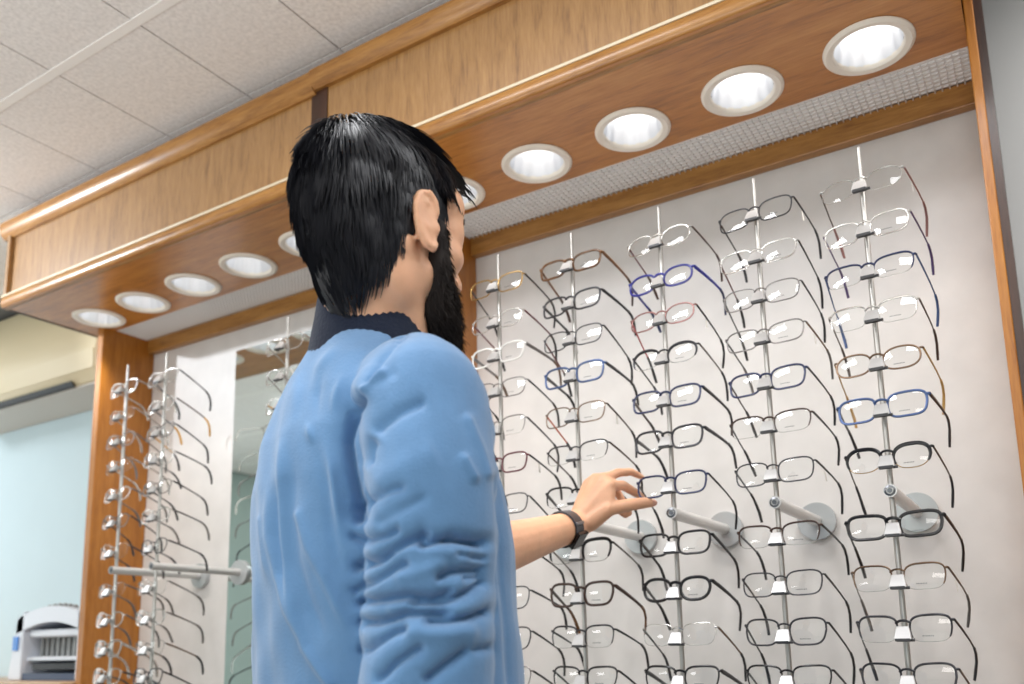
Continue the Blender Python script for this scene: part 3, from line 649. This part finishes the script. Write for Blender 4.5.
for pts, wdt, amp in FOLDS:
    best = np.full(len(co), 1e9); arc = np.zeros(len(co)); s0 = 0.
    for (xa, ya), (xb, yb) in zip(pts[:-1], pts[1:]):
        L2 = (xb-xa)**2+(yb-ya)**2; t = np.clip(((ux-xa)*(xb-xa)+(uy-ya)*(yb-ya))/L2, 0, 1)
        q_ = np.hypot(ux-xa-t*(xb-xa), uy-ya-t*(yb-ya)); m_ = q_ < best
        best = np.where(m_, q_, best); arc = np.where(m_, s0+t*math.sqrt(L2), arc); s0 += math.sqrt(L2)
    # taper towards the ends
    end_ = s0-arc if pts[-1][1] < 670 else np.full(len(co), 99.)
    sil = 1. if pts[0][0] < 366 and pts[0][1] > 480 else 0.; sil2 = 1. if pts[-1][0] > 482 else 0.
    tp_ = np.clip(np.minimum(arc+sil*99, end_+sil2*99)/(min(11, s0*.33) if pts[0][0] > 350 else min(48, s0*.48)), 0, 1); tp_ = tp_*tp_*(3-2*tp_)
    amp *= (2.1 if wdt < 4.2 else 1.2) if pts[0][0] > 350 else 1.6
    disp += amp*.001*(.72*np.exp(-(best/(wdt*1.05))**2)+.34*np.exp(-(best/(wdt*2.8))**2))*tp_*facing*front
# generic soft rumples everywhere else (sleeve rings and drifting drapes)
loc = (co-np.array(NB)); lx_ = loc@np.array(TR); ly_ = loc@np.array(TF); lz_ = co[:, 2]
hidden = 1-facing*front
disp += hidden*(.0025*np.sin(lz_*95+6*np.sin(lx_*17)+4*ly_*9)*(np.abs(lx_) > .14)+.0022*np.sin(lx_*38+3*np.sin(lz_*7)+ly_*21))
disp += .0012*np.sin(lz_*31+9*np.sin(lx_*11)+ly_*16)+.0009*np.sin(lx_*57+5*np.sin(lz_*13))
co += no*disp[:, None]; set_co(me, co)
bm = bmesh.new(); bm.from_mesh(me)
for _ in range(1): bmesh.ops.smooth_vert(bm, verts=bm.verts, factor=.1, use_axis_x=True, use_axis_y=True, use_axis_z=True)
bm.to_mesh(me); bm.free()
jk = mpart('jacket', me, jacket_m)
# stand collar: a leaning band round the neck, navy ribbed knit
cb = MB(); rings = []
for (z0, a, bk, fr, cy, tiltz) in ((-.046, .078, .076, .076, -.014, 0), (-.012, .073, .071, .072, -.014, 0), (.012, .069, .067, .067, -.014, 0), (.036, .067, .064, .064, -.014, 0), (.041, .064, .061, .061, -.014, 0), (.036, .0605, .0575, .058, -.014, 0), (-.02, .062, .06, .06, -.014, 0)):
    ring = []
    for k in range(110):
        t = 2*PI*k/110; x = a*math.cos(t); y = (fr if math.sin(t) > 0 else bk)*math.sin(t)+cy
        rib = 1+.014*(k % 2)
        drop = -.034*max(0, math.sin(t))**1.2*(1 if math.sin(t) > 0 else 0)
        ring.append(T(.006+x*rib, y*rib, 1.552+z0-.12*(y+.02)+drop*.5))
    rings.append(ring)
cb.loft(rings, cap=False); mbuild('collar', cb, navy_m, smooth=True)
# trousers and shoes, below the frame
tr = MB()
for s in (-1, 1): tr.chain([T(s*.09, 0, .90), T(s*.102, .012, .50), T(s*.107, -.012, .10)], [.108, .078, .064], 20)
tr.ell(T(0, .0, .93), (.175, .125, .12), TM)
mpart('trousers', remesh(tr, .011, 3), jean_m)
for s in (-1, 1):
    sh = MB(); sh.capsule(T(s*.106, -.045, .05), T(s*.118, .10, .05), .05, .048); sh.ell(T(s*.121, .15, .04), (.05, .07, .038), TM); sh.capsule(T(s*.106, -.02, .06), T(s*.106, -.02, .11), .05, .047)
    me = remesh(sh, .008, 3); co = get_co(me); co[:, 2] = np.maximum(co[:, 2], .002); set_co(me, co); mpart('shoe', me, shoe_m)
# ---------------- watch on the left wrist
ax = (WRL-ELL).normalized(); wc = WRL-ax*.038
toc = (Vector(CAM)-wc).normalized(); n1 = (toc-ax*toc.dot(ax)).normalized(); n2 = ax.cross(n1).normalized()
def Wp(a_, r, o): return wc+ax*o+(n1*math.cos(a_)+n2*math.sin(a_))*r
wt = MB(); rings = []
for o_, r in ((-.0135, .0302), (-.0125, .0324), (.0125, .0305), (.0135, .0288), (.0125, .0278), (-.0125, .0292)): rings.append([Wp(2*PI*k/48, r*(1.0+.012*(k % 2)), o_) for k in range(48)])
rings.append(rings[0]); wt.loft(rings, cap=False)
wst = mbuild('wristwatch_strap', wt, strap_m)
dn = n2 if n2.z < 0 else -n2
def slab(cdir, r0, r1, hw, hl, name, m, parent):
    cdir = cdir.normalized(); tg = ax.cross(cdir).normalized(); s_ = MB(); rings = []
    for r in (r0, r1):
        c0 = wc+cdir*r; rings.append([c0+ax*(hw*sx)+tg*(hl*sy) for sx, sy in ((-1, -1), (1, -1), (1, 1), (-1, 1))])
    s_.loft(rings); o = s_.build(name, m, parent, smooth=False, bevel=.0015); return o
slab(n1*.62+dn*.78, .0285, .0365, .0145, .0165, 'watch_case', watch_m, wst)
slab(n1*.98-dn*.05, .029, .0345, .0118, .003, 'strap_buckle', strap_s, wst)
# ---------------- hair
crown = Vector((.0, -.052, .128))
def hair_r(dv):
    """outer hair surface along a direction from the skull centre (head frame)"""
    a_, b_, c_ = .0790, (.106 if dv.y > 0 else .101), (.101 if dv.z > 0 else .172)
    r = 1/math.sqrt((dv.x/a_)**2+(dv.y/b_)**2+(dv.z/c_)**2)
    r += .024*max(0, dv.y-.15)*max(0, dv.z-.1)
    r += .0045*mnoise.noise(dv*2.6+Vector((3, 1, 7)))+.0025*mnoise.noise(dv*7.)
    if dv.z < 0: r -= .006*min(1, -dv.z*1.3)
    return r
HO = Vector((0, -.016, .032))
YS = [-.14, -.075, -.062, -.05, -.036, -.024, -.016, .006, .013, .020, .027, .034, .045, .058, .072, .09, .12]
ZS = [-.122, -.116, -.100, -.076, -.048, -.022, .012, .020, -.005, -.035, -.012, .030, .056, .072, .080, .084, .09]
def in_hair(p_, mg=0.): return p_.z > np.interp(p_.y+.0, YS, ZS)+mg
sh = MB(); NU, NV = 96, 64; idx = {}
vs = []
for v in range(NV+1):
    for u_ in range(NU):
        t = PI*v/NV; a_ = 2*PI*u_/NU; dv = Vector((math.sin(t)*math.cos(a_), math.sin(t)*math.sin(a_), math.cos(t)))
        vs.append((dv, HO+dv*(hair_r(dv)-.006)))
ok = [in_hair(p_, .004) for _, p_ in vs]
fs = []
for v in range(NV):
    for u_ in range(NU):
        q = (v*NU+u_, (v+1)*NU+u_, (v+1)*NU+(u_+1) % NU, v*NU+(u_+1) % NU)
        if sum(ok[i] for i in q) >= 3: fs.append(q)
n0 = len(vs)
# outer shell tucked in at the hairline
P2 = [Hd(*(p_ if o_ else HO+(p_-HO)*.90)) for (dv, p_), o_ in zip(vs, ok)]
sh.add(P2, fs)
def strand(mb, p0, dirs, L, w0, n=5, seg=3):
    pts = [p0]; 
    for k in range(n-1): pts.append(pts[-1]+dirs(k/(n-1), pts[-1])*(L/(n-1)))
    mb.tube([Hd(*q) for q in pts], [w0*(1-.75*(k/(n-1))**1.5) for k in range(n)], seg, cap=False)
R_ = random.Random(3)
cnt = 0
while cnt < 11000:
    dv = Vector((R_.gauss(0, 1), R_.gauss(0, 1), R_.gauss(0, 1))).normalized()
    r = hair_r(dv)-.0045; p_ = HO+dv*r
    if not in_hair(p_, -.001): continue
    cnt += 1
    cz = .101 if dv.z > 0 else .172; nrm = Vector((dv.x/.0805**2, dv.y/.11**2, dv.z/cz**2)).normalized()
    out = (p_-crown); flow = out-nrm*out.dot(nrm); flow = flow.normalized() if flow.length > 1e-4 else Vector((0, 1, 0))
    dn_ = Vector((0, 0, -1)); dn_ = dn_-nrm*dn_.dot(nrm)
    topness = max(0, min(1, (p_.z-.07)/.05)); frontness = max(0, min(1, (p_.y-.0)/.06))
    sw = Vector((mnoise.noise(p_*16), mnoise.noise(p_*16+Vector((9, 2, 5))), 0))*.55
    fl = (flow*1.0+dn_*.9*(1-topness)+Vector((.25, .35, 0))*topness+sw).normalized()
    fl = (fl-nrm*fl.dot(nrm)).normalized()
    L = .030+.022*topness+R_.uniform(-.008, .01)
    low = p_.z < -.02
    if low: L *= .9
    lift = (.13+.16*topness*R_.random()+.06*R_.random())
    # keep strands from hanging over the ear and face
    if p_.y > -.03 and p_.z < .06: L *= .55
    cl = Vector((mnoise.noise(p_*40), mnoise.noise(p_*40+Vector((4, 4, 4))), mnoise.noise(p_*40+Vector((8, 1, 2)))))*.5
    def dirs(t, q, fl=fl, nrm=nrm, lift=lift, cl=cl):
        qd = (q-HO).normalized(); cq = .101 if qd.z > 0 else .172; nn_ = Vector((qd.x/.0805**2, qd.y/.11**2, qd.z/cq**2)).normalized()
        f2 = (fl-nn_*fl.dot(nn_)+cl*.5).normalized()
        return (f2+nn_*(lift*(1-t*1.3))).normalized()
    strand(sh, p_, dirs, L, R_.uniform(.0007, .0013))
# the tousled tuft sticking out over the forehead
for k in range(520):
    x = R_.gauss(.018, .013); y_ = R_.uniform(.030, .064); p_ = Vector((x, y_, .036+.105*math.sqrt(max(0, 1-((y_+.016)/.111)**2-(x/.079)**2))-.003))
    a_ = R_.uniform(-.12, .12)
    def dirs(t, q, a_=a_): return Vector((.10+a_-.8*(x-.018)/.04*t, 1.0, .30-.85*t)).normalized()
    strand(sh, p_, dirs, R_.uniform(.030, .056)*(1-6*max(0, .052-y_)), .0015)
mbuild('hair', sh, hair_m, fix=False)
# beard: full volume along the jaw with short strands
bb = MB()
for s in (-1, 1):
    bb.capsule(Hd(s*.0655, .022, .000), Hd(s*.0635, .024, -.045), .0105, .015); bb.capsule(Hd(s*.0635, .024, -.045), Hd(s*.046, .036, -.092), .016, .023); bb.capsule(Hd(s*.046, .036, -.092), Hd(s*.018, .074, -.112), .023, .024); bb.capsule(Hd(s*.050, .050, -.062), Hd(s*.024, .080, -.085), .014, .017)
    bb.capsule(Hd(s*.004, .098, -.044), Hd(s*.026, .086, -.052), .0055, .006); bb.capsule(Hd(s*.026, .086, -.052), Hd(s*.026, .080, -.078), .007, .012)
bb.capsule(Hd(-.018, .074, -.113), Hd(.018, .074, -.113), .024, .024)
bme = remesh(bb, .004, 3)
bco = get_co(bme); bno = get_no(bme)
beard = MB(); beard.v = [tuple(c_) for c_ in bco]; beard.f = [tuple(p_.vertices) for p_ in bme.polygons]; beard.mi = [0]*len(beard.f)
iH = HM.transposed()
for k in range(9500):
    i = R_.randrange(len(bco)); pw = Vector(bco[i]); nw = Vector(bno[i]); lp = iH @ (pw-HC); ln = iH @ nw
    if R_.random() < .0: continue
    lp += Vector((R_.uniform(-.002, .002), R_.uniform(-.002, .002), R_.uniform(-.002, .002)))-ln*.003
    lo_ = max(0, min(1, (-lp.z-.03)/.08)); base = Vector((0, .35, -1))
    if ln.z < -.3 and lp.y < .05: base = Vector((0, .5, -.5))
    rd = Vector((R_.uniform(-1, 1), R_.uniform(-1, 1), R_.uniform(-1, 1)))*.35
    fl = (base.normalized()+ln*.45+rd).normalized()
    def dirs(t, q, fl=fl): return (fl+Vector((0, 0, -.5*t))).normalized()
    strand(beard, lp, dirs, R_.uniform(.007, .012)+.010*lo_*R_.random(), .0006, n=4)
mbuild('beard', beard, beard_m, fix=False)
eb = MB()
for s in (-1, 1):
    for k in range(130):
        t = R_.random(); p_ = Vector((s*(.014+.040*t), .0965-.020*t*t, .026+.008*math.sin(t*2.4)+R_.uniform(-.003, .003)))
        def dirs(t_, q, s=s): return Vector((s*.9, -.25, .25-.5*t_)).normalized()
        strand(eb, p_, dirs, .005, .0006, n=4)
mbuild('eyebrows', eb, brow_m, fix=False)

# ------------------------------------------------------------------ things beyond the left end of the unit
ac = tag(empty('wall_mounted_air_conditioner', (-3.1, .15, 2.25)), 'cream wall mounted air conditioner under the left end of the canopy', 'air conditioner')
def rel(o, base): o.parent = base; o.matrix_parent_inverse = Matrix.Translation(-base.location); return o
x0, x1 = -3.5, -2.505
rel(MB().prism([(.149, 2.112), (-.015, 2.128), (-.050, 2.165), (-.055, 2.235), (-.048, 2.315), (-.005, 2.42), (.02, 2.525), (.149, 2.53)], x0, x1).build('casing', ac_m, bevel=.008), ac)
rel(MB().prism([(.148, 2.106), (-.02, 2.121), (-.02, 2.127), (.148, 2.113)], x0+.005, x1-.01).build('underside_panel', ac_g, smooth=False), ac)
rel(MB().prism([(-.0585, 2.232), (-.0535, 2.165), (-.0475, 2.166), (-.053, 2.232)], x0+.01, x1-.012).build('front_flap', ac_m, smooth=False), ac)
rel(MB().prism([(-.022, 2.126), (-.036, 2.141), (-.040, 2.143), (-.033, 2.130), (-.026, 2.123)], x0+.02, x1-.16).build('air_slot', black_m, smooth=False), ac)
rel(MB().box(x1-.002, x1+.006, .0, .149, 2.14, 2.50).build('end_cap', ac_m, smooth=False, bevel=.003), ac)
CT = 1.117
ct = tag(empty('side_counter', (-3.2, 0, 0)), 'pale wood counter below the blue wall at lower left', 'counter')
rel(MB().box(-4.3, -2.31, -.22, .149, CT-.035, CT).build('counter_top', counter_wood, bevel=.003), ct)
rel(MB().box(-4.28, -2.33, -.20, .145, .001, CT-.0355).build('counter_base', counter_wood, smooth=False), ct)
mc = tag(empty('desktop_machine', (-2.54, 0, CT)), 'white desktop machine with arched top on the counter, blue sticker', 'machine')
mx0, mx1, my0, my1 = -2.735, -2.335, -.13, .12
def MZ(z): return CT+.0006+z
arch = []
for k in range(13):
    t = k/12; arch.append((mx0+.01+(mx1-mx0-.02)*t, MZ(.185+.048*math.sin(PI*(t*.82+.09)))))
rel(MB().prism([(mx0-.025, MZ(0)), (mx0+.05, MZ(0)), (mx0+.05, MZ(.222)), (mx0+.010, MZ(.196))], my0, my1, 'y').build('side_wall', pl_white, smooth=False, bevel=.004), mc)
rel(MB().prism([(mx1-.05, MZ(0)), (mx1+.02, MZ(0)), (mx1-.01, MZ(.196)), (mx1-.05, MZ(.222))], my0, my1, 'y').build('side_wall', pl_white, smooth=False, bevel=.004), mc)
low = [(p_[0], p_[1]-.05) for p_ in arch][::-1]
rel(MB().prism(arch+low, my0, my1, 'y').build('arched_top', pl_white), mc)
rel(MB().box(mx0+.05, mx1-.05, my1-.03, my1, MZ(0), MZ(.2)).build('back_wall', pl_lilac, smooth=False), mc)
rel(MB().box(mx0+.05, mx1-.05, my0+.02, my1-.03, MZ(.062), MZ(.074)).build('tray', pl_white, smooth=False), mc)
rel(MB().box(mx0+.06, mx1-.05, my0+.015, my1-.03, MZ(.135), MZ(.16)).build('tray', pl_white, bevel=.006), mc)
q = MB()
for k in range(9): q.box(mx0+.07+k*.030, mx0+.085+k*.030, my0+.05, my0+.09, MZ(.074), MZ(.134))
rel(q.build('ribs', pl_grey, smooth=False), mc)
rel(MB().box(mx0+.055, mx1-.055, my0+.005, my0+.10, MZ(.0), MZ(.022)).build('lower_drawer', plain('dark blue drawer', (40, 62, 96), .4), smooth=False), mc)
rel(MB().box(mx0+.10, mx1-.06, my0+.01, my0+.1, MZ(.034), MZ(.052)).build('black_insert', black_m, smooth=False), mc)
rel(MB().box(mx0+.004, mx0+.030, my0-.006, my0-.001, MZ(.095), MZ(.140)).build('blue_sticker', pl_blue, smooth=False), mc)
q = MB()
for k in range(8):
    t = .2+k*.075; q.ell((mx0+.01+(mx1-mx0-.02)*t, my0+.03, MZ(.189+.048*math.sin(PI*(t*.82+.09)))), (.008, .008, .006), None, 10, 6)
rel(q.build('top_knobs', pl_grey), mc)

# ------------------------------------------------------------------ lighting
def area(name, loc, rot, sx, sy, e, col=(1, 1, 1)):
    L = bpy.data.lights.new(name, 'AREA'); L.shape = 'RECTANGLE'; L.size = sx; L.size_y = sy; L.energy = e; L.color = col
    o = bpy.data.objects.new(name, L); COL.objects.link(o); o.location = loc; o.rotation_euler = rot; return o
area('ceiling_area_light', (-.75, -1.2, ZC-.01), (0, 0, 0), .6, .3, 13, (.97, .98, 1))
area('ceiling_area_light', (.35, -1.1, ZC-.01), (0, 0, 0), .6, .3, 8, (.97, .98, 1))
area('ceiling_area_light', (-3.9, -.85, ZC-.01), (0, 0, 0), .6, .6, 15, (.95, .98, 1))  # added fill to brighten the blue wall at left
area('ceiling_area_light', (-2.6, -3.4, ZC-.02), (0, 0, 0), 1.2, .6, 26, (.97, .98, 1))
area('ceiling_area_light', (.9, -2.9, ZC-.02), (0, 0, 0), 1.2, .6, 16, (1, .97, .93))
area('ceiling_area_light', (.85, -.32, ZC-.01), (0, 0, 0), .6, .3, 9, (1, .98, .95))  # added fill to brighten the grey wall at right
area('side_fill', (-5.05, -1.0, 1.55), (0, -PI/2, 0), 1.5, 1.4, 18, (.97, .99, 1))  # fill added from the left, the wall has no window
area('upward_fill', (-.8, -3.3, .95), (PI, 0, 0), 3.2, 1.2, 80, (1, .97, .95))  # unseen upward fill added to brighten the ceiling, no showcase below
area('front_fill', (-1.5, -5.05, 1.35), (PI/2, 0, 0), 5.0, 1.9, 16, (.95, .98, 1))  # added fill for ceiling, soffit and man, no window behind it
sp = bpy.data.lights.new('fascia_fill_spot', 'SPOT'); sp.energy = 100; sp.color = (.9, .95, 1); sp.spot_size = math.radians(50); sp.spot_blend = 1; sp.shadow_soft_size = .02  # spot added to whiten the left end of the fascia, no fixture
so = bpy.data.objects.new('fascia_fill_spot', sp); COL.objects.link(so); so.location = (-3.05, -1.35, 2.42); so.rotation_euler = (Vector((-2.25, -.43, 2.36))-so.location).to_track_quat('-Z', 'Y').to_euler()
w = bpy.data.worlds.new('World'); S.world = w; w.use_nodes = True
w.node_tree.nodes['Background'].inputs[0].default_value = (.75, .8, .85, 1); w.node_tree.nodes['Background'].inputs[1].default_value = .25

# ------------------------------------------------------------------ camera
cd = bpy.data.cameras.new('Camera'); cam = bpy.data.objects.new('Camera', cd); COL.objects.link(cam)
cd.sensor_width = 36; cd.lens = F/1024*36; cd.sensor_fit = 'HORIZONTAL'
cd.shift_x = (512-PX)/1024; cd.shift_y = (PY-342)/1024
cam.matrix_world = Matrix(((RT[0], UP[0], -FW[0], CAM[0]), (RT[1], UP[1], -FW[1], CAM[1]), (RT[2], UP[2], -FW[2], CAM[2]), (0, 0, 0, 1)))
cd.dof.use_dof = True; cd.dof.focus_distance = 1.2; cd.dof.aperture_fstop = 4.2
S.camera = cam
S.view_settings.view_transform = 'Standard'; S.view_settings.look = 'None'; S.view_settings.exposure = 0
S.cycles.use_denoising = True; S.cycles.max_bounces = 8; S.cycles.transparent_max_bounces = 24; S.cycles.diffuse_bounces = 4
S.cycles.caustics_reflective = False; S.cycles.caustics_refractive = False; S.cycles.sample_clamp_indirect = 4
